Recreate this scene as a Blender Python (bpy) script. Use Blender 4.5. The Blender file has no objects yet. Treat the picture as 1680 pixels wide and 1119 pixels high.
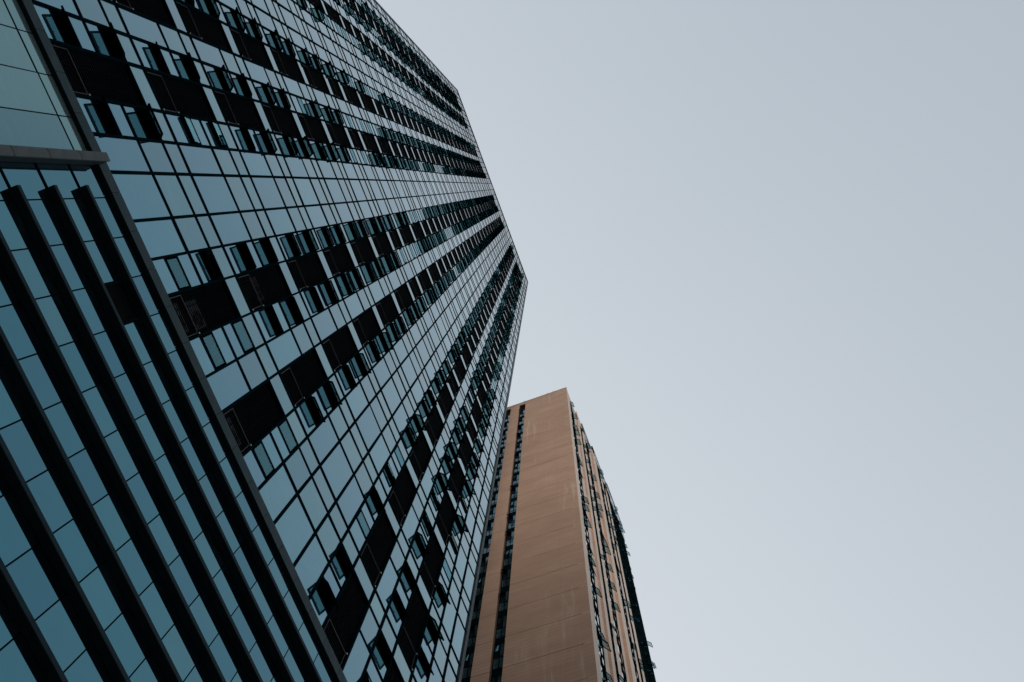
import bpy, math, random
from mathutils import Matrix, Vector
random.seed(7)
SC = bpy.context.scene
COL = SC.collection

# ------------------------------------------------------------------ camera
EYE = 1.6
R = ((-0.34735, 0.93672797, 0.04345914),      # image right, down, forward in world axes
     (-0.92015835, -0.33154181, -0.20829942),
     (-0.18071137, -0.11234209, 0.9770991))
cam_data = bpy.data.cameras.new('camera')
cam_data.sensor_width = 36.0
cam_data.lens = 1200.0 / 1680.0 * 36.0
cam_data.clip_start = 0.1
cam_data.clip_end = 6000.0
cam = bpy.data.objects.new('camera', cam_data)
COL.objects.link(cam)
M = Matrix.Identity(4)
for i in range(3):
    M[i][0] = R[0][i]; M[i][1] = -R[1][i]; M[i][2] = -R[2][i]
M[2][3] = EYE
cam.matrix_world = M
SC.camera = cam

# ------------------------------------------------------------------ sky, sun, exposure
SUN_EL, SUN_AZ = math.radians(25), Vector((0.85, 0.53, 0)).normalized()
world = bpy.data.worlds.new('World'); SC.world = world; world.use_nodes = True
wn, wl = world.node_tree.nodes, world.node_tree.links
wn.clear()
w_out = wn.new('ShaderNodeOutputWorld')
w_mix = wn.new('ShaderNodeMixShader'); w_mix.inputs[0].default_value = 0.93
w_sky = wn.new('ShaderNodeTexSky'); w_sky.sky_type = 'NISHITA'; w_sky.sun_disc = False
w_sky.sun_elevation = SUN_EL
w_sky.sun_rotation = math.atan2(SUN_AZ.x, SUN_AZ.y)
w_sky.dust_density = 4.0
w_b1 = wn.new('ShaderNodeBackground'); w_b1.inputs[1].default_value = 0.08
w_b2 = wn.new('ShaderNodeBackground'); w_b2.inputs[1].default_value = 1.0
# thin even overcast: a touch lighter towards one side of the sky
w_co = wn.new('ShaderNodeTexCoord')
w_dot = wn.new('ShaderNodeVectorMath'); w_dot.operation = 'DOT_PRODUCT'
w_dot.inputs[1].default_value = Vector((-0.47, -0.88, 0.0)).normalized()
w_map = wn.new('ShaderNodeMapRange')
w_map.inputs[1].default_value = -0.84; w_map.inputs[2].default_value = 0.96
w_ramp = wn.new('ShaderNodeMix'); w_ramp.data_type = 'RGBA'
w_ramp.inputs[6].default_value = (0.280, 0.333, 0.386, 1)
w_ramp.inputs[7].default_value = (0.612, 0.645, 0.680, 1)
w_noi = wn.new('ShaderNodeTexNoise'); w_noi.inputs['Scale'].default_value = 1.6
w_noi.inputs['Detail'].default_value = 3.0
w_add = wn.new('ShaderNodeMath'); w_add.operation = 'MULTIPLY_ADD'
w_add.inputs[1].default_value = 0.12
wl.new(w_co.outputs['Generated'], w_dot.inputs[0])
wl.new(w_co.outputs['Generated'], w_noi.inputs['Vector'])
wl.new(w_dot.outputs['Value'], w_add.inputs[2])
wl.new(w_noi.outputs['Fac'], w_add.inputs[0])
wl.new(w_add.outputs[0], w_map.inputs[0])
wl.new(w_map.outputs[0], w_ramp.inputs[0])
wl.new(w_sky.outputs[0], w_b1.inputs[0])
wl.new(w_ramp.outputs[2], w_b2.inputs[0])
wl.new(w_b1.outputs[0], w_mix.inputs[1]); wl.new(w_b2.outputs[0], w_mix.inputs[2])
wl.new(w_mix.outputs[0], w_out.inputs[0])

sun_d = bpy.data.lights.new('sun', 'SUN'); sun_d.energy = 1.5; sun_d.angle = math.radians(20)
sun_d.color = (1.0, 0.95, 0.89)
sun = bpy.data.objects.new('sun', sun_d); COL.objects.link(sun)
sd = Vector((SUN_AZ.x * math.cos(SUN_EL), SUN_AZ.y * math.cos(SUN_EL), math.sin(SUN_EL)))
sun.rotation_euler = sd.to_track_quat('Z', 'Y').to_euler()
sun.location = (20, 40, 60)
SC.view_settings.view_transform = 'Standard'
SC.view_settings.look = 'None'
SC.view_settings.exposure = 0.4
SC.view_settings.gamma = 1.0
SC.view_settings.use_curve_mapping = False
SC.cycles.max_bounces = 10
SC.cycles.transparent_max_bounces = 16
SC.cycles.use_denoising = True

# ------------------------------------------------------------------ materials
def new_mat(name):
    m = bpy.data.materials.new(name); m.use_nodes = True
    nt = m.node_tree; bs = nt.nodes['Principled BSDF']
    return m, nt, bs

def setv(bs, **k):
    for a, v in k.items():
        bs.inputs[a.replace('_', ' ')].default_value = v

def mixrgb(nt, fac, a, b):
    n = nt.nodes.new('ShaderNodeMix'); n.data_type = 'RGBA'
    for sock, v in ((n.inputs[0], fac), (n.inputs[6], a), (n.inputs[7], b)):
        if hasattr(v, 'links'): nt.links.new(v, sock)
        else: sock.default_value = v
    return n.outputs[2]

def noise(nt, scale, detail=4, rough=0.55, stretch=None, coord='Object'):
    tc = nt.nodes.new('ShaderNodeTexCoord'); src = tc.outputs[coord]
    if stretch:
        mp = nt.nodes.new('ShaderNodeMapping'); mp.inputs['Scale'].default_value = stretch
        nt.links.new(src, mp.inputs[0]); src = mp.outputs[0]
    n = nt.nodes.new('ShaderNodeTexNoise'); nt.links.new(src, n.inputs['Vector'])
    n.inputs['Scale'].default_value = scale; n.inputs['Detail'].default_value = detail
    n.inputs['Roughness'].default_value = rough
    return n.outputs['Fac']

def ramp(nt, src, lo, hi, a=0.0, b=1.0):
    n = nt.nodes.new('ShaderNodeMapRange'); nt.links.new(src, n.inputs[0])
    n.inputs[1].default_value = lo; n.inputs[2].default_value = hi
    n.inputs[3].default_value = a; n.inputs[4].default_value = b
    return n.outputs[0]

def bump(nt, bs, src, strength, dist=0.02):
    n = nt.nodes.new('ShaderNodeBump'); n.inputs['Strength'].default_value = strength
    n.inputs['Distance'].default_value = dist
    nt.links.new(src, n.inputs['Height']); nt.links.new(n.outputs[0], bs.inputs['Normal'])

def facade_glass(name, base, tint, ior, coat=0.9, dusty=1.0):
    """reflective coated glazing, each pane bowed a little, with a film of dust and wiping streaks"""
    m, nt, bs = new_mat(name)
    geo = nt.nodes.new('ShaderNodeNewGeometry')
    pos = nt.nodes.new('ShaderNodeMapping'); nt.links.new(geo.outputs['Position'], pos.inputs[0])
    pos.inputs['Scale'].default_value = (0.8, 0.8, 2.6); pos.inputs['Rotation'].default_value = (0, 0.5, 0)
    st = nt.nodes.new('ShaderNodeTexNoise'); nt.links.new(pos.outputs[0], st.inputs['Vector'])
    st.inputs['Scale'].default_value = 1.1; st.inputs['Detail'].default_value = 6; st.inputs['Roughness'].default_value = 0.62
    st.inputs['Distortion'].default_value = 1.4
    oi = nt.nodes.new('ShaderNodeObjectInfo'); isum = nt.nodes.new('ShaderNodeMath')
    nt.links.new(geo.outputs['Random Per Island'], isum.inputs[0]); nt.links.new(oi.outputs['Random'], isum.inputs[1])
    isl = nt.nodes.new('ShaderNodeMath'); isl.operation = 'FRACT'; nt.links.new(isum.outputs[0], isl.inputs[0])
    dust = ramp(nt, st.outputs['Fac'], 0.46, 0.74, 0.0, 1.5)
    mul = nt.nodes.new('ShaderNodeMath'); mul.operation = 'MULTIPLY'
    nt.links.new(dust, mul.inputs[0]); nt.links.new(ramp(nt, isl.outputs[0], 0.1, 1.0, 0.15, 1.0), mul.inputs[1])
    dark = mixrgb(nt, isl.outputs[0], (base[0]*0.6, base[1]*0.7, base[2]*0.75, 1), (base[0]*1.5, base[1]*1.25, base[2]*1.2, 1))
    col = mixrgb(nt, mul.outputs[0], dark, (base[0] + 0.045*dusty, base[1] + 0.06*dusty, base[2] + 0.07*dusty, 1))
    nt.links.new(col, bs.inputs['Base Color'])
    tn = mixrgb(nt, isl.outputs[0], (tint[0]*0.72, tint[1]*0.86, tint[2]*0.90, 1), (min(1, tint[0]*1.15), min(1, tint[1]*1.06), tint[2], 1))
    nt.links.new(tn, bs.inputs['Specular Tint'])
    setv(bs, Roughness=0.03, IOR=ior)
    bs.inputs['Coat Weight'].default_value = coat; bs.inputs['Coat IOR'].default_value = 1.8
    bs.inputs['Coat Roughness'].default_value = 0.02
    fine = noise(nt, 0.9, 2, 0.5)
    bump(nt, bs, fine, 0.10, 0.01)
    return m

G_VISION = facade_glass('vision_glass', (0.010, 0.036, 0.060), (0.11, 0.75, 1.0), 3.15)
G_MID = facade_glass('transom_glass', (0.010, 0.034, 0.048), (0.10, 0.72, 0.93), 2.95)
G_SPAN = facade_glass('spandrel_glass', (0.018, 0.050, 0.060), (0.13, 0.78, 0.96), 2.9)
G_POD = facade_glass('podium_glass', (0.003, 0.008, 0.011), (0.19, 0.76, 0.98), 3.05, 0.35, 0.25)
G_POD2 = facade_glass('podium_backpainted_glass', (0.105, 0.160, 0.155), (0.26, 0.78, 0.86), 2.9, 0.5)
G_SIDE = facade_glass('side_wall_glass', (0.010, 0.030, 0.040), (0.2, 0.75, 1.0), 2.5)
G_BROWN = facade_glass('apartment_glass', (0.010, 0.030, 0.040), (0.30, 0.75, 1.0), 2.2)

def metal(name, col, rough=0.42, var=0.35, metallic=0.0, spec=0.15):
    m, nt, bs = new_mat(name)
    n = noise(nt, 2.3, 5, 0.6)
    c = mixrgb(nt, ramp(nt, n, 0.3, 0.75), (*[v*(1-var) for v in col], 1), (*[v*(1+var) for v in col], 1))
    nt.links.new(c, bs.inputs['Base Color'])
    nt.links.new(ramp(nt, n, 0.3, 0.7, rough*0.8, rough*1.3), bs.inputs['Roughness'])
    bs.inputs['Metallic'].default_value = metallic
    bs.inputs['Specular IOR Level'].default_value = spec
    return m

M_FRAME = metal('dark_frame_metal', (0.0028, 0.0125, 0.0165), 0.5, spec=0.0)
M_SASH = metal('sash_frame_metal', (0.0025, 0.007, 0.009), 0.5, spec=0.0)
M_FIN = metal('fin_metal', (0.018, 0.036, 0.042), 0.5, spec=0.05)
M_LEDGE = metal('ledge_metal', (0.026, 0.052, 0.057), 0.55)
M_TRIM = metal('corner_trim_metal', (0.055, 0.078, 0.085), 0.5)
M_SLAT = metal('louvre_slat_metal', (0.016, 0.018, 0.024), 0.6, spec=0.03)
M_GRILLE = metal('grille_metal', (0.004, 0.006, 0.008), 0.5, spec=0.03)
M_RAIL = metal('louvre_rail_metal', (0.05, 0.05, 0.05), 0.45, 0.2)
M_HANDLE = metal('handle_metal', (0.02, 0.02, 0.02), 0.4)
M_BOLT = metal('bolt_metal', (0.7, 0.7, 0.68), 0.35, 0.1)

def matte(name, col, rough=0.9, var=0.25, scale=1.5):
    m, nt, bs = new_mat(name)
    n = noise(nt, scale, 6, 0.6)
    c = mixrgb(nt, ramp(nt, n, 0.3, 0.7), (*[v*(1-var) for v in col], 1), (*[v*(1+var) for v in col], 1))
    nt.links.new(c, bs.inputs['Base Color']); bs.inputs['Roughness'].default_value = rough
    bs.inputs['Specular IOR Level'].default_value = 0.2
    return m
M_DARK = matte('interior_dark', (0.005, 0.008, 0.014), 0.95)
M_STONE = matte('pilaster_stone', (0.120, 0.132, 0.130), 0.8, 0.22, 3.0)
M_STONE_SHADE = matte('pilaster_shaded_stone', (0.018, 0.026, 0.030), 0.7, 0.2, 3.0)  # same stone, shade of the side faces painted into its darker colour
M_PAVE = matte('paving', (0.10, 0.10, 0.10), 0.9, 0.3, 0.4)
M_ACW = matte('ac_casing', (0.11, 0.12, 0.12), 0.6, 0.15)
M_ACF = matte('ac_fan_black', (0.01, 0.01, 0.012), 0.6, 0.1)
M_ROOF = matte('roof_membrane', (0.2, 0.2, 0.2), 0.9)

# tinted see-through glass of the open sashes
def sash_glass(name, tint):
    m, nt, bs = new_mat(name); nt.nodes.remove(bs)
    out = nt.nodes['Material Output']
    tr = nt.nodes.new('ShaderNodeBsdfTransparent'); tr.inputs[0].default_value = (*tint, 1)
    gl = nt.nodes.new('ShaderNodeBsdfGlossy'); gl.inputs['Roughness'].default_value = 0.03
    gl.inputs[0].default_value = (0.45, 0.85, 0.95, 1)
    lw = nt.nodes.new('ShaderNodeLayerWeight'); lw.inputs[0].default_value = 0.5
    pw = nt.nodes.new('ShaderNodeMath'); pw.operation = 'POWER'; pw.inputs[1].default_value = 4.0
    nt.links.new(lw.outputs['Facing'], pw.inputs[0])
    fr = nt.nodes.new('ShaderNodeMapRange'); fr.inputs[3].default_value = 0.09; fr.inputs[4].default_value = 0.9
    nt.links.new(pw.outputs[0], fr.inputs[0])
    mx = nt.nodes.new('ShaderNodeMixShader')
    nt.links.new(fr.outputs[0], mx.inputs[0]); nt.links.new(tr.outputs[0], mx.inputs[1]); nt.links.new(gl.outputs[0], mx.inputs[2])
    nt.links.new(mx.outputs[0], out.inputs[0])
    return m
G_SASH = sash_glass('sash_glass', (0.50, 0.67, 0.68))
G_CLEAR = sash_glass('apartment_sash_glass', (0.76, 0.86, 0.88))

def brick_wall(name, a, b):
    m, nt, bs = new_mat(name)
    geo = nt.nodes.new('ShaderNodeNewGeometry')
    sep = nt.nodes.new('ShaderNodeSeparateXYZ'); nt.links.new(geo.outputs['Position'], sep.inputs[0])
    h = nt.nodes.new('ShaderNodeMath'); h.operation = 'ADD'
    nt.links.new(sep.outputs[0], h.inputs[0]); nt.links.new(sep.outputs[1], h.inputs[1])
    cmb = nt.nodes.new('ShaderNodeCombineXYZ')
    nt.links.new(h.outputs[0], cmb.inputs[0]); nt.links.new(sep.outputs[2], cmb.inputs[1])
    br = nt.nodes.new('ShaderNodeTexBrick'); nt.links.new(cmb.outputs[0], br.inputs['Vector'])
    br.inputs['Scale'].default_value = 1.0
    br.inputs['Brick Width'].default_value = 9.0; br.inputs['Row Height'].default_value = 0.36
    br.inputs['Mortar Size'].default_value = 0.020; br.inputs['Bias'].default_value = 0.0
    br.inputs['Color1'].default_value = (*a, 1); br.inputs['Color2'].default_value = (*b, 1)
    br.inputs['Mortar'].default_value = (a[0]*0.74, a[1]*0.74, a[2]*0.75, 1)
    mp = nt.nodes.new('ShaderNodeMapping'); nt.links.new(geo.outputs['Position'], mp.inputs[0])
    mp.inputs['Scale'].default_value = (0.30, 0.30, 0.9)
    n1 = nt.nodes.new('ShaderNodeTexNoise'); nt.links.new(mp.outputs[0], n1.inputs['Vector'])
    n1.inputs['Scale'].default_value = 0.8; n1.inputs['Detail'].default_value = 6; n1.inputs['Roughness'].default_value = 0.65
    c1 = mixrgb(nt, ramp(nt, n1.outputs['Fac'], 0.35, 0.68, 0.0, 0.9), br.outputs['Color'], (a[0]*0.82, a[1]*0.8, a[2]*0.78, 1))
    mp2 = nt.nodes.new('ShaderNodeMapping'); nt.links.new(geo.outputs['Position'], mp2.inputs[0])
    mp2.inputs['Scale'].default_value = (2.2, 2.2, 0.16)
    n2 = nt.nodes.new('ShaderNodeTexNoise'); nt.links.new(mp2.outputs[0], n2.inputs['Vector'])
    n2.inputs['Scale'].default_value = 1.0; n2.inputs['Detail'].default_value = 7; n2.inputs['Roughness'].default_value = 0.7
    n3 = nt.nodes.new('ShaderNodeTexNoise'); nt.links.new(geo.outputs['Position'], n3.inputs['Vector'])
    n3.inputs['Scale'].default_value = 0.16; n3.inputs['Detail'].default_value = 3
    pr = nt.nodes.new('ShaderNodeMath'); pr.operation = 'MULTIPLY'
    nt.links.new(ramp(nt, n2.outputs['Fac'], 0.52, 0.70), pr.inputs[0])
    nt.links.new(ramp(nt, n3.outputs['Fac'], 0.46, 0.60, 0.0, 0.75), pr.inputs[1])
    c2 = mixrgb(nt, pr.outputs[0], c1, (0.50, 0.40, 0.33, 1))
    nt.links.new(c2, bs.inputs['Base Color']); setv(bs, Roughness=0.88)
    bs.inputs['Specular IOR Level'].default_value = 0.25
    bump(nt, bs, br.outputs['Fac'], -0.3, 0.01)
    return m
M_BRICK = brick_wall('brown_tile_wall', (0.405, 0.258, 0.182), (0.435, 0.282, 0.202))
M_PIER = brick_wall('pale_tile_pier', (0.660, 0.545, 0.465), (0.670, 0.560, 0.480))
M_JOINT = matte('wall_joint', (0.12, 0.07, 0.05), 0.9, 0.1)

# ------------------------------------------------------------------ mesh helpers
BOXF = ((0, 3, 2, 1), (4, 5, 6, 7), (0, 1, 5, 4), (1, 2, 6, 5), (2, 3, 7, 6), (3, 0, 4, 7))
class MB:
    def __init__(s): s.v = []; s.f = []; s.m = []; s.mats = []
    def mi(s, mat):
        if mat not in s.mats: s.mats.append(mat)
        return s.mats.index(mat)
    def box(s, x0, x1, y0, y1, z0, z1, mat, xf=None):
        b = len(s.v); i = s.mi(mat)
        p = [(x0, y0, z0), (x1, y0, z0), (x1, y1, z0), (x0, y1, z0), (x0, y0, z1), (x1, y0, z1), (x1, y1, z1), (x0, y1, z1)]
        if xf is not None: p = [tuple(xf @ Vector(q)) for q in p]
        s.v += p; s.f += [tuple(b + k for k in q) for q in BOXF]; s.m += [i] * 6
    def prism(s, pts, x0, x1, mat, axis='x'):
        """polygon (a,b) swept along an axis"""
        b = len(s.v); n = len(pts); i = s.mi(mat)
        for t in (x0, x1):
            for a, c in pts:
                s.v.append((t, a, c) if axis == 'x' else (a, t, c))
        s.f += [tuple(b + k for k in range(n))[::-1], tuple(b + n + k for k in range(n))]
        s.f += [(b + k, b + (k + 1) % n, b + n + (k + 1) % n, b + n + k) for k in range(n)]
        s.m += [i] * (n + 2)
    def cyl(s, c, r, h, mat, n=12, axis='y'):
        b = len(s.v); i = s.mi(mat)
        for t in (0, h):
            for k in range(n):
                a = 2 * math.pi * k / n; q = (r * math.cos(a), r * math.sin(a))
                s.v.append((c[0] + q[0], c[1] + t, c[2] + q[1]) if axis == 'y' else (c[0] + q[0], c[1] + q[1], c[2] + t))
        s.f += [tuple(b + k for k in range(n)), tuple(b + n + k for k in range(n))[::-1]]
        s.f += [(b + k, b + n + k, b + n + (k + 1) % n, b + (k + 1) % n) for k in range(n)]
        s.m += [i] * (n + 2)
    def mesh(s, name):
        me = bpy.data.meshes.new(name); me.from_pydata(s.v, [], s.f)
        for m in s.mats: me.materials.append(m)
        me.polygons.foreach_set('material_index', s.m); me.update()
        return me
    def obj(s, name, parent=None, loc=(0, 0, 0), **kw):
        return link(name, s.mesh(name), parent, loc, **kw)

def link(name, data, parent=None, loc=(0, 0, 0), kind=None, label=None):
    o = bpy.data.objects.new(name, data); COL.objects.link(o)
    o.location = loc
    if parent is not None: o.parent = parent
    if kind: o['kind'] = kind
    if label: o['label'] = label
    return o

def thing(name, label, cat, loc=(0, 0, 0), group=None):
    o = bpy.data.objects.new(name, None); COL.objects.link(o); o.location = loc
    o.empty_display_size = 0.5
    o['label'] = label; o['category'] = cat
    if group: o['group'] = group
    return o

def rel(root, p):                                  # world point -> child location
    return Vector(p) - root.location

def seen(u, n, z):
    """rough pixel size weight of a spot in the photograph (bigger = larger in view)"""
    d = (u, n, z - EYE)
    x = sum(R[0][i] * d[i] for i in range(3)); y = sum(R[1][i] * d[i] for i in range(3)); w = sum(R[2][i] * d[i] for i in range(3))
    if w <= 0.1: return 0
    px, py = 840 + 1200 * x / w, 559.5 + 1200 * y / w
    if not (-60 < px < 1740 and -60 < py < 1180): return 0
    return 1.0 / (w * w) * abs(n) / math.sqrt(sum(q * q for q in d))

# ------------------------------------------------------------------ ground
g = MB(); g.box(-3000, 3000, -3000, 3000, -0.5, 0.0, M_PAVE); g.obj('ground', kind='structure')

# ==================================================================== GLASS TOWER
D = -9.815                                         # plane of the glass
tower = thing('glass_tower', 'tall dark glass curtain wall tower with rows of open windows and black louvred openings', 'tower', (3.0, D, 0.0))
Z0 = 17.52 + EYE
TYPES = 'TTTTTTSTTSSSSSSSTTSTTTTTTTTTTT'
HT, HS, HN = 4.5, 3.1, 0.88
floors = []; z = Z0
for t in TYPES:
    h = HT if t == 'T' else HS
    floors.append((t, z, z + h)); z += h
for _ in range(2):
    floors.append(('P', z, z + HT)); z += HT
ZTOP = z
US = [-17.0, -15.92, -14.87, -13.85, -12.5, -11.45, -10.5, -9.15, -8.19, -7.15, -5.83, -4.8, -3.79, -2.52, -1.52, -.49,
      .74, 1.70, 2.71, 3.97, 4.93, 5.89, 7.2, 8.13, 9.06, 10.35, 11.3, 12.27, 13.45, 14.43, 15.41, 16.55, 17.55, 18.5, 19.8, 20.8, 21.8, 22.9]
KIND = 'PPWLWPLWPPPWLPWLWPPPWLWPLWPPPWLPWLWPP'
assert len(KIND) == len(US) - 1
MW = 0.068                                         # mullion width

# dark rooms behind the glass
core = MB()
core.box(US[0] + .05, US[-1] - .05, D - 22, D - 1.1, 0.0, ZTOP - .3, M_DARK)
core.obj('core', tower, rel(tower, (0, 0, 0)))
slabs = MB()
for t, a, b in floors:
    slabs.box(US[0] + .06, US[-1] - .06, D - 1.095, D - .12, a - .16, a + .16, M_DARK)
for u in US[1:-1]:
    slabs.box(u - .06, u + .06, D - 1.09, D - .12, Z0 + .17, ZTOP - .32, M_DARK)
slabs.obj('floor_slab', tower, rel(tower, (0, 0, 0)), kind='stuff')

# --- openings in each floor of each column
panes = []                                         # (weight, x0,x1,z0,z1,mat)
wins = []                                          # (weight, x0,x1,z0,z1,open)
short_bars = MB()                                  # bars round each window opening
louvres = []                                       # (weight, x0,x1,z0,z1,floor,col)

def col_of(i): return (US[i] + US[i + 1]) / 2
SPEC = {  # column index -> {floor: (tall part, middle part)}  o open, s slightly open, c closed
    23: {5: 'co', 7: 'c', 8: 'cc', 9: 'co'},
    20 + 1: {},
}
SPEC = {
    22: {1: 'oo', 2: 'oo', 3: 'oo', 4: 'oo', 5: 'co', 6: 'oo', 7: 'c', 8: 'cc', 9: 'co', 10: 'o', 11: 'o'},
    20: {1: 'oo', 2: 'ss', 3: 'oo', 4: 'oo', 5: 'oo', 6: 'oc', 7: 'c', 8: 'oo', 9: 'oo', 16: 'c', 17: 'cc'},
    25: {1: 'oo', 2: 'oo', 3: 'oo', 4: 'oo', 5: 'oo', 6: 'oo', 7: 'o', 8: 'oc', 9: 'oc'},
    17: {}, 16: {1: 'cs', 2: 'oo', 3: 'oo', 4: 'oo', 5: 'oo', 6: 'oo', 7: 'o', 8: 'oo', 9: 'cc', 10: 'c'},
    14: {1: 'cc', 2: 'oo', 3: 'oo', 4: 'oo', 5: 'oo', 6: 'oo', 7: 'c', 8: 'cc'},
    11: {1: 'cc', 2: 'oo', 3: 'oo', 4: 'oo', 5: 'oo', 6: 'oo'},
    7: {1: 'oo', 2: 'co', 3: 'sc', 4: 'oo', 5: 'oo', 6: 'oo'},
    4: {1: 'oo', 2: 'oo', 3: 'os', 4: 'so', 5: 'oo', 6: 'oo'},
    2: {1: 'oo', 2: 'oo', 3: 'oc', 4: 'so', 5: 'so', 6: 'oo'},
    29: {8: 'oc', 9: 'cc', 10: 'c', 11: 'o'},
}
PROB = {29: 0.3, 25: 0.8, 2: 0.75}
rw = random.Random(21)
def state(ci, fi, k):
    s = SPEC.get(ci, {}).get(fi)
    if s and k < len(s): c = s[k]
    else:
        p = PROB.get(ci, 0.88)
        if ci == 29 and fi > 11: p = 0.9
        c = 'o' if rw.random() < p else ('s' if rw.random() < .3 else 'c')
    return {'o': rw.uniform(22, 36), 's': rw.uniform(7, 13), 'c': 0.0}[c]

for ci, kd in enumerate(KIND):
    x0, x1 = US[ci] + MW / 2, US[ci + 1] - MW / 2
    um = (x0 + x1) / 2
    for fi, (t, a, b) in enumerate(floors, 1):
        w = seen(um, D, (a + b) / 2)
        n0 = b - HN                                # spandrel strip under the next floor
        tm = a + 2.295 if t == 'T' else n0
        if t == 'P':
            panes.append((w, x0, x1, a, a + 2.295, G_SPAN)); panes.append((w * .8, x0, x1, a + 2.295, b, G_SPAN)); continue
        panes.append((w * .8, x0, x1, n0, b, G_SPAN))
        if kd == 'P':
            panes.append((w * 1.6, x0, x1, a, tm, G_VISION))
            if t == 'T': panes.append((w * 1.1, x0, x1, tm, n0, G_MID))
        elif kd == 'L':
            louvres.append((w, x0, x1, a, n0, fi, ci))
        else:
            cells = [(a, tm, .96, .66)] if t == 'T' else [(a, tm, .90, .66)]
            if t == 'T': cells.append((tm, n0, .60, None))
            for k, (c0, c1, lo, hgt) in enumerate(cells):
                s0 = c0 + lo; s1 = s0 + hgt if hgt else c1
                panes.append((w * .9, x0, x1, c0, s0, G_VISION))
                short_bars.box(x0, x1, D - .07, D + .012, s0 - .026, s0 + .026, M_FRAME)
                if hgt:
                    panes.append((w * .8, x0, x1, s1, c1, G_VISION))
                    short_bars.box(x0, x1, D - .07, D + .012, s1 - .026, s1 + .026, M_FRAME)
                wins.append((w, x0, x1, s0 + .03, s1 - .03, state(ci, fi, k)))
short_bars.obj('window_bar', tower, rel(tower, (0, 0, 0)), kind='stuff')

# --- glazing: the largest 300 panes one by one, the rest joined
panes.sort(key=lambda p: -p[0])
unit = {}
def unit_pane(mat):
    if mat not in unit:
        b = MB(); b.box(-.5, .5, -.02, 0, -.5, .5, mat); unit[mat] = b.mesh('glass_pane')
    return unit[mat]
rest = MB(); rp = random.Random(3)
for k, (w, x0, x1, z0, z1, mat) in enumerate(panes):
    c = ((x0 + x1) / 2, D, (z0 + z1) / 2); tilt = (rp.gauss(0, .004), 0, rp.gauss(0, .004))
    e = .004
    if k < 300:
        o = link('glass_pane', unit_pane(mat), tower, rel(tower, c))
        o.scale = (x1 - x0 + e, 1, z1 - z0 + e); o.rotation_euler = tilt
    else:
        xf = Matrix.Translation(c) @ Matrix.Rotation(tilt[0], 4, 'X') @ Matrix.Rotation(tilt[2], 4, 'Z')
        hx, hz = (x1 - x0 + e) / 2, (z1 - z0 + e) / 2
        rest.box(-hx, hx, -.02, 0, -hz, hz, mat, xf)
rest.obj('glass_panes', tower, rel(tower, (0, 0, 0)), kind='stuff')

# --- mullions and transoms
for u in US[1:-1]:
    b = MB(); b.box(-MW / 2, MW / 2, -.12, .045, 0, ZTOP - Z0, M_FRAME); b.obj('mullion', tower, rel(tower, (u, D, Z0)))
segs = []                                          # spans between louvre columns
s = US[0]
for ci, kd in enumerate(KIND):
    if kd == 'L': segs.append((s, US[ci])); s = US[ci + 1]
segs.append((s, US[-1]))
for t, a, b in floors:
    q = MB(); q.box(US[0], US[-1], D - .12, D + .030, a - .034, a + .034, M_FRAME); q.obj('transom', tower, rel(tower, (0, 0, 0)))
    if t == 'P':
        q = MB(); q.box(US[0], US[-1], D - .12, D + .028, a + 2.261, a + 2.329, M_FRAME); q.obj('transom', tower, rel(tower, (0, 0, 0)))
        continue
    q = MB(); q.box(US[0], US[-1], D - .12, D + .026, b - HN - .033, b - HN + .033, M_FRAME); q.obj('transom', tower, rel(tower, (0, 0, 0)))
    if t == 'T':
        q = MB()
        for s0, s1 in segs: q.box(s0, s1, D - .12, D + .028, a + 2.295 - .033, a + 2.295 + .033, M_FRAME)
        q.obj('transom', tower, rel(tower, (0, 0, 0)))

# --- awning windows
def sash_parts(h):
    f = MB(); fw = .055
    f.box(-.5, -.5 + fw, -.045, .006, -h, 0, M_SASH); f.box(.5 - fw, .5, -.045, .006, -h, 0, M_SASH)
    f.box(-.5 + fw, .5 - fw, -.045, .006, -fw, 0, M_SASH); f.box(-.5 + fw, .5 - fw, -.045, .006, -h, -h + fw, M_SASH)
    p = MB(); p.box(-.5 + fw - .004, .5 - fw + .004, -.006, .006, -h + fw - .004, -fw + .004, G_SASH)
    hd = MB(); hd.box(-.06, .06, -.07, -.046, -h + .015, -h + .04, M_HANDLE); hd.box(-.06, -.035, -.11, -.07, -h + .015, -h + .04, M_HANDLE)
    st = MB()                                      # friction stays at the sides
    for sx in (-.487, .475): st.box(sx, sx + .012, -.06, -.046, -h * .75, -.05, M_HANDLE)
    return f, p, hd, st
wins.sort(key=lambda p: -p[0])
MS = {}
joined = MB()
for k, (w, x0, x1, z0, z1, ang) in enumerate(wins):
    h = round(z1 - z0, 3); wd = x1 - x0 - .02
    if h not in MS:
        parts = sash_parts(h); MS[h] = [p.mesh(n) for p, n in zip(parts, ('window', 'pane', 'handle', 'stay'))] + [parts]
    c = ((x0 + x1) / 2, D + .006, z1)
    if k < 300:
        o = link('window', MS[h][0], tower, rel(tower, c)); o.scale = (wd, 1, 1); o.rotation_euler = (math.radians(ang), 0, 0)
        link('pane', MS[h][1], o); link('handle', MS[h][2], o); link('stay', MS[h][3], o)
    else:
        xf = Matrix.Translation(c) @ Matrix.Rotation(math.radians(ang), 4, 'X') @ Matrix.Diagonal((wd, 1, 1, 1))
        for part in MS[h][4][:2]:
            b = len(joined.v); joined.v += [tuple(xf @ Vector(v)) for v in part.v]
            joined.f += [tuple(b + i for i in f) for f in part.f]; joined.m += [joined.mi(part.mats[i]) for i in part.m]
joined.obj('windows', tower, rel(tower, (0, 0, 0)), kind='stuff')

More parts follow.
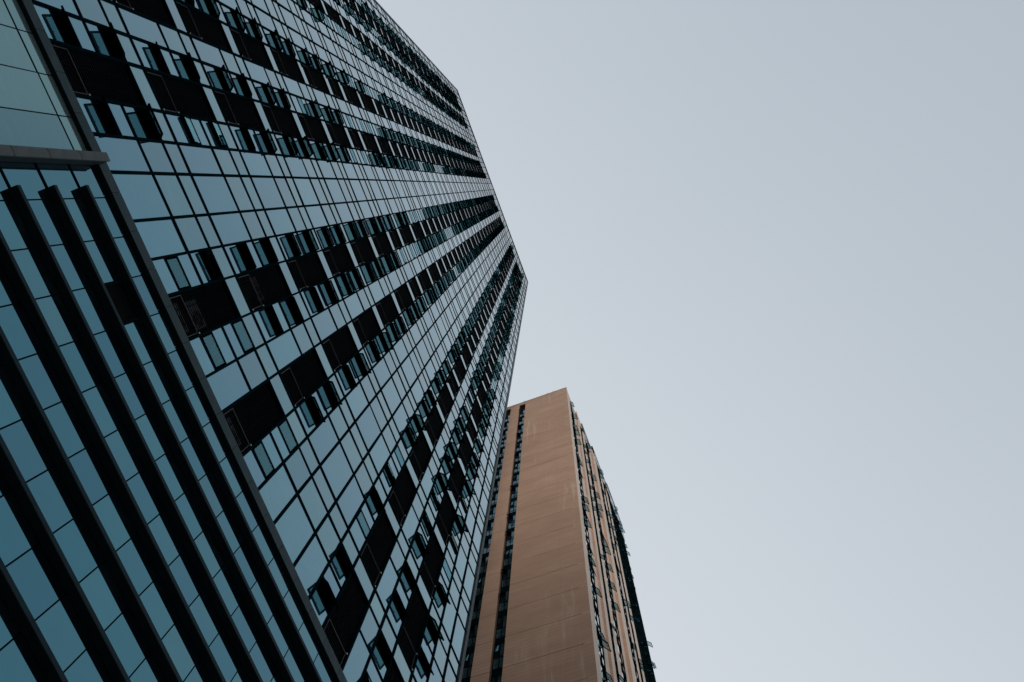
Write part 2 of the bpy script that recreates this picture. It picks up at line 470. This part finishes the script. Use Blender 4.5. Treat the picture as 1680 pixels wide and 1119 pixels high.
# --- louvred openings of the plant balconies
LM = {}
def louvre_parts(h, lo):
    fr = MB(); t = .035
    fr.box(-.5, -.5 + t, -.10, -.01, 0, h, M_SASH); fr.box(.5 - t, .5, -.10, -.01, 0, h, M_SASH)
    fr.box(-.5 + t, .5 - t, -.10, -.01, h - t, h, M_SASH)
    sl = MB(); n = int(h / .105)
    for i in range(n):
        zc = .06 + i * (h - .10) / n
        sl.box(-.5 + t, .5 - t, -.075, -.045, zc - .006, zc + .006, M_SLAT)
    for x in (-.17, .17): sl.box(x - .012, x + .012, -.1, -.08, 0.02, h - t, M_SLAT)
    rl = MB()
    rl.box(-.5 + t, .5 - t, -.04, -.012, .03, .052, M_RAIL); rl.box(-.5 + t, .5 - t, -.04, -.012, lo - .012, lo + .012, M_RAIL)
    for x in (-.455, .455): rl.box(x - .01, x + .01, -.04, -.014, .052, lo - .012, M_RAIL)
    bo = MB(); bo.box(-.5 + .01, -.5 + .05, -.005, .03, .02, .06, M_BOLT); bo.box(-.49, -.455, -.005, .03, lo - .02, lo + .02, M_BOLT)
    return fr.mesh('louvre'), sl.mesh('slat'), rl.mesh('rail'), bo.mesh('bolt')
for w, x0, x1, z0, z1, fi, ci in louvres:
    h = round(z1 - z0 - .08, 3); lo = .92
    if h not in LM: LM[h] = louvre_parts(h, lo)
    o = link('louvre', LM[h][0], tower, rel(tower, ((x0 + x1) / 2, D, z0 + .04))); o.scale = (x1 - x0, 1, 1)
    link('slat', LM[h][1], o, kind='stuff'); link('rail', LM[h][2], o)
    if fi <= 12: link('bolt', LM[h][3], o)

# --- corners, roof edge, the other walls of the tower
b = MB(); b.box(-.17, .035, -.16, .07, -1.2, ZTOP - Z0 + .05, M_TRIM); b.obj('corner_trim', tower, rel(tower, (US[0], D, Z0)))
b = MB(); b.box(-.035, .14, -.16, .07, -1.2, ZTOP - Z0 + .05, M_TRIM); b.obj('corner_trim', tower, rel(tower, (US[-1], D, Z0)))
b = MB(); b.box(US[0] - .19, US[-1] + .16, D - .25, D + .085, ZTOP + .06, ZTOP + .30, M_FRAME); b.obj('parapet_coping', tower, rel(tower, (0, 0, 0)))
b = MB(); b.box(US[0] + .05, US[-1] - .05, D - 21.9, D - .26, ZTOP - .29, ZTOP - .05, M_ROOF); b.obj('roof', tower, rel(tower, (0, 0, 0)))
side = MB(); bars = MB()
for sx, sg in ((US[0] - .02, -1), (US[-1] + .02, 1)):
    x0, x1 = sorted((sx, sx - sg * .05))
    y = D - .17
    while y > D - 21.5:
        for t, a, bb in floors: side.box(x0, x1, y - 1.5, y - .05, a + .05, bb - .05, G_SIDE)
        xa, xb = sorted((sx + sg * .05, sx - sg * .06)); bars.box(xa, xb, y - .05, y, 0, ZTOP, M_FRAME); y -= 1.55
    for t, a, bb in floors:
        xa, xb = sorted((sx + sg * .04, sx - sg * .06)); bars.box(xa, xb, D - 22, D - .17, a - .05, a + .05, M_FRAME)
side.obj('side_glass', tower, rel(tower, (0, 0, 0)), kind='stuff')
bars.obj('side_mullions', tower, rel(tower, (0, 0, 0)), kind='stuff')

# ------------------------------------------------------------------ podium under the ledge
JU = .98; UJ0 = 3.33
ZLEDGE = 17.336 + EYE
FIN0, FSTEP = 16.36 + EYE, 1.095
PILX0, PILX1 = 4.12, 4.31
pane_specs = []
rows = [ZLEDGE]
zz = FIN0
while zz > 0.6: rows.append(zz); zz -= FSTEP
rows.append(0.1)
cols = [UJ0]
while cols[-1] > US[0] + 1: cols.append(cols[-1] - JU)
cols = [PILX0] + cols + [US[0]]
GR = (1, 2)                                        # grille cell: row index, between joints 1.37 and 0.39
pj = .016
for i in range(len(cols) - 1):
    for j in range(len(rows) - 1):
        x1, x0, z1, z0 = cols[i], cols[i + 1], rows[j], rows[j + 1]
        if j == 1 and abs(x1 - 1.37) < .02: continue
        pane_specs.append((seen((x0 + x1) / 2, D, (z0 + z1) / 2), x0 + pj, x1 - pj, z0 + pj, z1 - pj, G_POD))
pane_specs.sort(key=lambda p: -p[0])
prest = MB()
ppane = MB(); ppane.box(-.5, .5, -.02, 0, -.5, .5, G_POD); ppane = ppane.mesh('podium_pane')
for k, (w, x0, x1, z0, z1, mat) in enumerate(pane_specs):
    c = ((x0 + x1) / 2, D, (z0 + z1) / 2); tilt = (rp.gauss(0, .002), 0, rp.gauss(0, .002))
    if k < 300:
        o = link('podium_pane', ppane, tower, rel(tower, c)); o.scale = (x1 - x0, 1, z1 - z0); o.rotation_euler = tilt
    else: prest.box(x0, x1, D - .02, D, z0, z1, mat)
if prest.v: prest.obj('podium_panes', tower, rel(tower, (0, 0, 0)), kind='stuff')
back = MB(); back.box(US[0] + .05, 30, D - 1.05, D - .03, 0, ZLEDGE + .2, M_DARK)
back.obj('podium_backing', tower, rel(tower, (0, 0, 0)))
# glass of the wing left of the pilaster (no fins)
x = 5.29; ucols = [PILX1, 5.29]
while x < 29: x += JU; ucols.append(x)
urows = [ZLEDGE, 16.82 + EYE, 13.3 + EYE, 10.0 + EYE, 6.6 + EYE, 3.2 + EYE, 0.1]
upane = MB(); upane.box(-.5, .5, -.02, 0, -.5, .5, G_POD2); upane = upane.mesh('wing_pane')
for i in range(len(ucols) - 1):
    for j in range(len(urows) - 1):
        x0, x1, z1, z0 = ucols[i] + pj, ucols[i + 1] - pj, urows[j] - pj, urows[j + 1] + pj
        if j == 0: z0 += .018
        if j == 1: z1 -= .018
        o = link('wing_pane', upane, tower, rel(tower, ((x0 + x1) / 2, D, (z0 + z1) / 2)))
        o.scale = (x1 - x0, 1, z1 - z0); o.rotation_euler = (rp.gauss(0, .002), 0, rp.gauss(0, .002))
# horizontal fins
zz = FIN0; k = 0
fprof = [(0, 0), (.195, 0), (.205, .01), (.205, .10), (.195, .11), (0, .11)]
while zz > 1.0:
    b = MB(); b.prism([(a, c) for a, c in fprof], 0, 3.57 - US[0], M_FIN)
    b.obj('fin', tower, rel(tower, (US[0], D - .005, zz - .055)))
    b = MB(); b.box(3.58, PILX0, D - .1, D + .02, zz - .025, zz + .025, M_FRAME); b.obj('podium_transom', tower, rel(tower, (0, 0, 0)))
    zz -= FSTEP
# small vent grille between the first two fins
gx0, gx1, gz0, gz1 = .40, 1.36, FIN0 - FSTEP + .07, FIN0 - .07
b = MB(); b.box(gx0, gx0 + .05, D - .06, D + .02, gz0, gz1, M_FRAME); b.box(gx1 - .05, gx1, D - .06, D + .02, gz0, gz1, M_FRAME)
b.box(gx0 + .05, gx1 - .05, D - .06, D + .02, gz1 - .05, gz1, M_FRAME)
go = b.obj('vent_grille', tower, rel(tower, (0, 0, 0)))
b = MB()
for i in range(16): b.box(gx0 + .05, gx1 - .05, D - .03, D + .005, gz0 + .02 + i * .052, gz0 + .045 + i * .052, M_GRILLE)
b.obj('slat', go, kind='stuff')
b = MB(); b.box(gx0 + .06, gx1 - .06, D - .028, D - .024, gz0, gz1, M_DARK)
# ledge between podium and tower: panels butted end to end
b = MB(); b.box(US[0] - .17, 30, D - 1.0, D + .09, ZLEDGE, ZLEDGE + .345, M_FIN); b.obj('ledge', tower, rel(tower, (0, 0, 0)))
x = US[0] - .17; lm = MB(); lm.box(0, JU - .012, 0, .025, .0, .352, M_LEDGE); lm = lm.mesh('ledge_panel')
while x < 29.5:
    link('ledge_panel', lm, tower, rel(tower, (x + .006, D + .09, ZLEDGE - .004))); x += JU
# stone faced pilaster
b = MB(); b.box(PILX0, PILX1, D - .3, D + .30, 0, 17.47 + EYE, M_STONE_SHADE); b.obj('pilaster', tower, rel(tower, (0, 0, 0)))
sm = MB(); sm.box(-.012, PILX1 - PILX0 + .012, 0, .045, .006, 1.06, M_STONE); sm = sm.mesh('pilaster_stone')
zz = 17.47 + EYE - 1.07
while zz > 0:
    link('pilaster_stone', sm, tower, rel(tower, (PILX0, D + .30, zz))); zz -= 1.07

# ------------------------------------------------------------------ air conditioners behind the louvres
def make_ac():
    t = thing('air_conditioner', '', 'air conditioner')
    b = MB(); b.box(-.40, .40, -.30, 0, 0, .56, M_ACW); b.obj('casing', t)
    b = MB(); b.cyl((-.12, .001, .29), .225, .012, M_ACF, 24); b.obj('fan_opening', t)
    b = MB()
    for i in range(3): b.box(-.34, .10, .014, .022, .16 + i * .13, .168 + i * .13, M_ACW)
    for r_ in (.0,): b.cyl((-.12, .012, .29), .06, .012, M_ACW, 12)
    b.obj('fan_guard', t)
    b = MB()
    for x in (-.33, .27): b.box(x, x + .06, -.28, -.02, -.06, 0, M_SLAT)
    b.obj('foot', t)
    return t
LOUV = {(fi, ci): (x0, x1, z0) for w, x0, x1, z0, z1, fi, ci in louvres}
ACS = [((1, 15), -.25, 1.28, 'air conditioner behind slats of the lowest louvred opening above the ledge, upper of the pair'),
       ((1, 15), -.05, .30, 'air conditioner behind slats of the lowest louvred opening above the ledge, lower of the pair'),
       ((2, 15), .05, 1.15, 'single air conditioner half hidden in the black opening one storey above the pair'),
       ((1, 12), -.1, .30, 'single air conditioner in the lowest slatted opening of the next column below the pair')]
proto = None
for key, dx, dz, lab in ACS:
    x0, x1, z0 = LOUV[key]
    if proto is None: o = proto = make_ac()
    else:
        o = proto.copy(); COL.objects.link(o)
        for ch in list(proto.children):
            c = ch.copy(); COL.objects.link(c); c.parent = o
    o['label'] = lab; o['group'] = 'air conditioners behind the tower louvres'
    o.location = ((x0 + x1) / 2 + dx * .3, D - .16, z0 + dz)

# ==================================================================== BROWN APARTMENT TOWER
H = 100.0 + EYE
AX, AY = -27.42, -6.62
apt = thing('apartment_tower', 'brown tiled high rise with two vertical window strips on its flank and ribbed pale front', 'apartment tower', (AX - 12, AY - 12, 0))
o0 = rel(apt, (0, 0, 0))
FH = 3.3
zj = 51.09 + EYE
levels = [zj + FH * k for k in range(-16, 15)]
levels = [l for l in levels if 0.5 < l < H - 1]
edges = [0.05] + levels + [H]
DEPTH, LEN = 26.0, 21.9
b = MB(); b.box(AX - LEN + .2, AX - .62, AY - DEPTH + .2, AY - .62, 0, H - .4, M_JOINT); b.obj('core', apt, o0)
# flank panels storey by storey with sunk joints
FL = [(0.0, 6.1), (7.0, 8.3), (9.2, 26.0)]
for a, c in FL:
    b = MB(); b.box(AX - .8, AX - .03, AY - c + .004, AY - a - (.03 if a == 0 else .004), 0, H - .1, M_JOINT); b.obj('joint_wall', apt, o0)
    for j in range(len(edges) - 1):
        b = MB(); b.box(AX - .032, AX, AY - c, AY - a, edges[j] + .030, edges[j + 1] - .0, M_BRICK); b.obj('wall_panel', apt, o0)
b = MB()
for a, c in FL: b.box(AX - .3, AX + .05, AY - c, AY - a - .001, H + .002, H + .12, M_PIER)
b.box(AX - .3, AX + .02, AY - 26, AY + .02, H + .121, H + .2, M_PIER)
b.obj('parapet_coping', apt, o0)

def flat_window(fl):
    """window of the flank strips, lies in the y-z plane, looks to +x; returns frame, panes, spandrel, sash meshes"""
    w = .88; f = MB(); t = .05
    f.box(-.06, .02, 0, t, .55, FH - .1, M_SASH); f.box(-.06, .02, w - t, w, .55, FH - .1, M_SASH); f.box(-.06, .02, .42, .47, .55, FH - .1, M_SASH)
    for z_ in (.55, 1.7, FH - .15): 
        f.box(-.06, .018, t, .42, z_, z_ + t, M_SASH); f.box(-.06, .018, .47, w - t, z_, z_ + t, M_SASH)
    p = MB()
    p.box(-.03, -.01, .47, w - t, .6, 1.7, G_BROWN); p.box(-.03, -.01, .47, w - t, 1.75, FH - .15, G_BROWN); p.box(-.03, -.01, t, .42, .6, 1.7, G_BROWN)
    s = MB(); s.box(-.08, .0, 0, w, -.1, .55, M_SASH)
    return f.mesh('window'), p.mesh('pane'), s.mesh('spandrel')
WF = flat_window(0)
sh = MB(); sh.box(-.02, .02, 0, .04, -.95, 0, M_SASH); sh.box(-.02, .02, .32, .36, -.95, 0, M_SASH); sh.box(-.02, .02, .04, .32, -.05, 0, M_SASH); sh.box(-.02, .02, .04, .32, -.95, -.90, M_SASH)
sh.box(-.004, .004, .04, .32, -.90, -.05, G_CLEAR)
sh = sh.mesh('sash')
ra = random.Random(5)
for a, c in ((6.1, 7.0), (8.3, 9.2)):
    b = MB(); b.box(AX - .8, AX - .50, AY - c, AY - a, 0, H - .4, M_DARK); b.obj('recess_wall', apt, o0)
    b = MB(); b.box(AX - .8, AX - .02, AY - c, AY - a, H - .95, H - .02, M_BRICK); b.obj('wall_panel', apt, o0)
    for j in range(len(edges) - 2 + 1):
        z_ = edges[j]
        if z_ + FH > H - .5: continue
        o = link('window', WF[0], apt, rel(apt, (AX - .30, AY - c + .01, z_)))
        link('pane', WF[1], o); link('spandrel', WF[2], o)
        q = link('sash', sh, o, (.0, .05, FH - .16)); q.rotation_euler = (0, -math.radians(ra.choice((3, 8, 28, 35, 40, 22))), 0)
# front: stepped plan of pale piers with window strips between
STEP = [(0.0, 3.8, 0.0), (3.8, 9.44, .20), (9.44, 16.0, .48)]
PIER = [(0.0, 1.2), (2.7, 4.75), (5.74, 6.78), (8.5, 11.0), (12.6, 13.5), (14.7, 16.0)]
def offs(s):
    for a, c, e in STEP:
        if a <= s < c: return e
    return .48
for a, c in PIER:
    cuts = [a] + [s_ for s_ in (3.8, 9.44) if a < s_ < c] + [c]
    for k in range(len(cuts) - 1):
        s0, s1 = cuts[k], cuts[k + 1]; e = offs(s0 + .001)
        top = H - .06
        b = MB(); b.box(AX - s1, AX - s0 - (.002 if s0 == 0 else 0), AY - .6, AY + e - .001, 0, top, M_PIER)
        if e > 0 and s0 in (3.8, 9.44):                # brown return where the front steps out
            b.box(AX - s0 - .001, AX - s0 + .02, AY + offs(s0 - .01), AY + e - .002, 0, top - .001, M_BRICK)
        b.obj('pier', apt, o0)
def front_window(w):
    f = MB(); t = .05
    for x in (0, w / 2 - t / 2, w - t): f.box(x, x + t, -.06, .03, .5, FH - .12, M_SASH)
    for z_ in (.5, 1.55, FH - .17):
        f.box(t, w / 2 - t / 2, -.06, .028, z_, z_ + t, M_SASH); f.box(w / 2 + t / 2, w - t, -.06, .028, z_, z_ + t, M_SASH)
    p = MB()
    for x in (t, w / 2 + t / 2): 
        p.box(x, x + w / 2 - 1.5 * t, -.03, -.01, .55, 1.55, G_BROWN); p.box(x, x + w / 2 - 1.5 * t, -.03, -.01, 1.6, FH - .17, G_BROWN)
    s = MB(); s.box(0, w, -.1, .01, -.12, .5, M_SASH)
    h = MB(); hw = w / 2; hh = .95
    h.box(0, .05, -.02, .02, -hh, 0, M_SASH); h.box(hw - .05, hw, -.02, .02, -hh, 0, M_SASH)
    h.box(.05, hw - .05, -.02, .02, -.05, 0, M_SASH); h.box(.05, hw - .05, -.02, .02, -hh, -hh + .05, M_SASH)
    h.box(.05, hw - .05, -.004, .004, -hh + .05, -.05, G_CLEAR)
    return f.mesh('window'), p.mesh('pane'), s.mesh('spandrel'), h.mesh('sash')
FWM = {}
for k in range(len(PIER) - 1):
    s0, s1 = PIER[k][1], PIER[k + 1][0]; e = offs(s0); w = round(s1 - s0, 3)
    if w not in FWM: FWM[w] = front_window(w)
    b = MB(); b.box(AX - s1, AX - s0, AY - .6, AY + e - .012, 98.9, H - .07, M_PIER); b.obj('parapet_infill', apt, o0)
    b = MB(); b.box(AX - s1, AX - s0, AY - .6, AY + e - .20, 0, 98.89, M_DARK); b.obj('recess_wall', apt, o0)
    for j in range(len(edges) - 1):
        if edges[j] + FH > H - .3: continue
        o = link('window', FWM[w][0], apt, rel(apt, (AX - s1, AY + e - .05, edges[j])))
        link('pane', FWM[w][1], o); link('spandrel', FWM[w][2], o)
        for side_ in (0, 1):
            if ra.random() < .36:
                q = link('sash', FWM[w][3], o, (side_ * w / 2, .03, FH - .18)); q.rotation_euler = (math.radians(ra.choice((10, 18, 26, 32))), 0, 0)
# glazed end bay of the front, closely mullioned and full of open windows
E0, E1, EE = 16.0, 21.9, .54
b = MB(); b.box(AX - E1, AX - E0 - .002, AY - .6, AY + EE - .5, 0, H - .5, M_DARK); b.obj('bay_core', apt, o0)
nb = 5; bw = (E1 - E0) / nb
bm = front_window(round(bw, 3)); FWM['bay'] = bm
for k in range(nb + 1):
    b = MB(); b.box(AX - E0 - k * bw - .09, AX - E0 - k * bw + .09, AY + EE - .52, AY + EE + .09, 0, H - .45, M_SASH); b.obj('bay_mullion', apt, o0)
cnt = 0
for j in range(len(edges) - 1):
    if edges[j] + FH > H + .1: continue
    for k in range(nb):
        cnt += 1
        if edges[j] < 20: continue
        o = link('bay_window', bm[0], apt, rel(apt, (AX - E0 - (k + 1) * bw, AY + EE - .04, edges[j])))
        link('pane', bm[1], o); link('spandrel', bm[2], o)
        for side_ in (0, 1):
            if ra.random() < .36:
                q = link('sash', bm[3], o, (side_ * bw / 2, .03, FH - .18)); q.rotation_euler = (math.radians(ra.choice((10, 18, 28, 38))), 0, 0)
# pale panelled screen under the roof edge, deeper towards the far end
PANELS = [metal('screen_panel_' + n_, c_, 0.5, 0.15, spec=0.5) for n_, c_ in (('light', (.62, .66, .67)), ('mid', (.44, .48, .49)), ('dark', (.13, .15, .16)))]
pm = []
for m_ in PANELS:
    b = MB(); b.box(-1.13, 0, -.05, 0, -1.02, 0, m_); pm.append(b.mesh('screen_panel'))
k = 0; x = 5.76
while x < 21.2:
    es_ = .70 if x > 15.0 else offs(x) + .09
    rows_ = 1 + int((x - 5.0) / 16.0 * 4.6)
    for r_ in range(rows_):
        o = link('screen_panel', pm[ra.choice((0, 0, 1, 1, 2))], apt, rel(apt, (AX - x - .02, AY + es_, H - .12 - r_ * 1.08))); o.rotation_euler = (ra.uniform(-.05, .05), 0, 0)
    x += 1.18; k += 1
b = MB()
for a_, c_, e_ in ((5.74, 9.44, .29), (9.441, 15.6, .57), (15.601, 21.9, .70)):
    b.box(AX - c_, AX - a_, AY - .1, AY + e_ + .06, H - .055, H + .06, M_SASH); b.box(AX - c_, AX - a_, AY + e_ - .12, AY + e_ - .06, H - 1.1, H - .06, M_SASH)
b.obj('roof_screen_frame', apt, o0)
b = MB(); b.box(AX - LEN + .2, AX - .31, AY - DEPTH + .2, AY - .62, H - .39, H - .2, M_ROOF); b.obj('roof', apt, o0)
b = MB(); b.box(AX - LEN, AX - .3, AY - DEPTH, AY - DEPTH + .19, 0, H, M_BRICK); b.box(AX - LEN, AX - LEN + .19, AY - DEPTH + .191, AY - .63, 0, H, M_BRICK); b.obj('rear_wall', apt, o0)
for y_ in (2.0, 2.9, 6.4):
    b = MB(); b.cyl((0, 0, 0), .03, .9, M_SASH, 8, 'z'); b.obj('lightning_rod', apt, rel(apt, (AX - .12, AY - y_, H + .19)))

# ==================================================================== ADDED UNSEEN BLOCK (out of view, put in to shade the lower brown flank)
NX, NY, NH = 62.0, 22.0, 98.0
nb_ = thing('added_shade_block', 'unseen grey concrete block added across the plaza to shade the brown flank', 'tower block', (NX + 12, NY + 28, 0))
M_CONC = matte('grey_concrete', (0.24, 0.235, 0.225), 0.9, 0.2, 0.6)
q0 = rel(nb_, (0, 0, 0))
b = MB(); b.box(NX + .3, NX + 24, NY, NY + 56, 0, NH - 1, M_CONC); b.obj('core', nb_, q0)
b = MB(); b.box(NX, NX + 24.3, NY - .3, NY + 56.3, NH - .99, NH + .3, M_CONC); b.obj('parapet', nb_, q0)
for k in range(30):
    b = MB(); b.box(NX, NX + .299, NY, NY + 56, k * 3.25 + .01, k * 3.25 + 1.25, M_CONC); b.obj('spandrel_band', nb_, q0)
    b = MB()
    for i in range(14): b.box(NX + .18, NX + .299, NY + i * 4 + .25, NY + i * 4 + 3.75, k * 3.25 + 1.26, k * 3.25 + 3.25, G_SIDE)
    b.obj('window_band', nb_, q0)
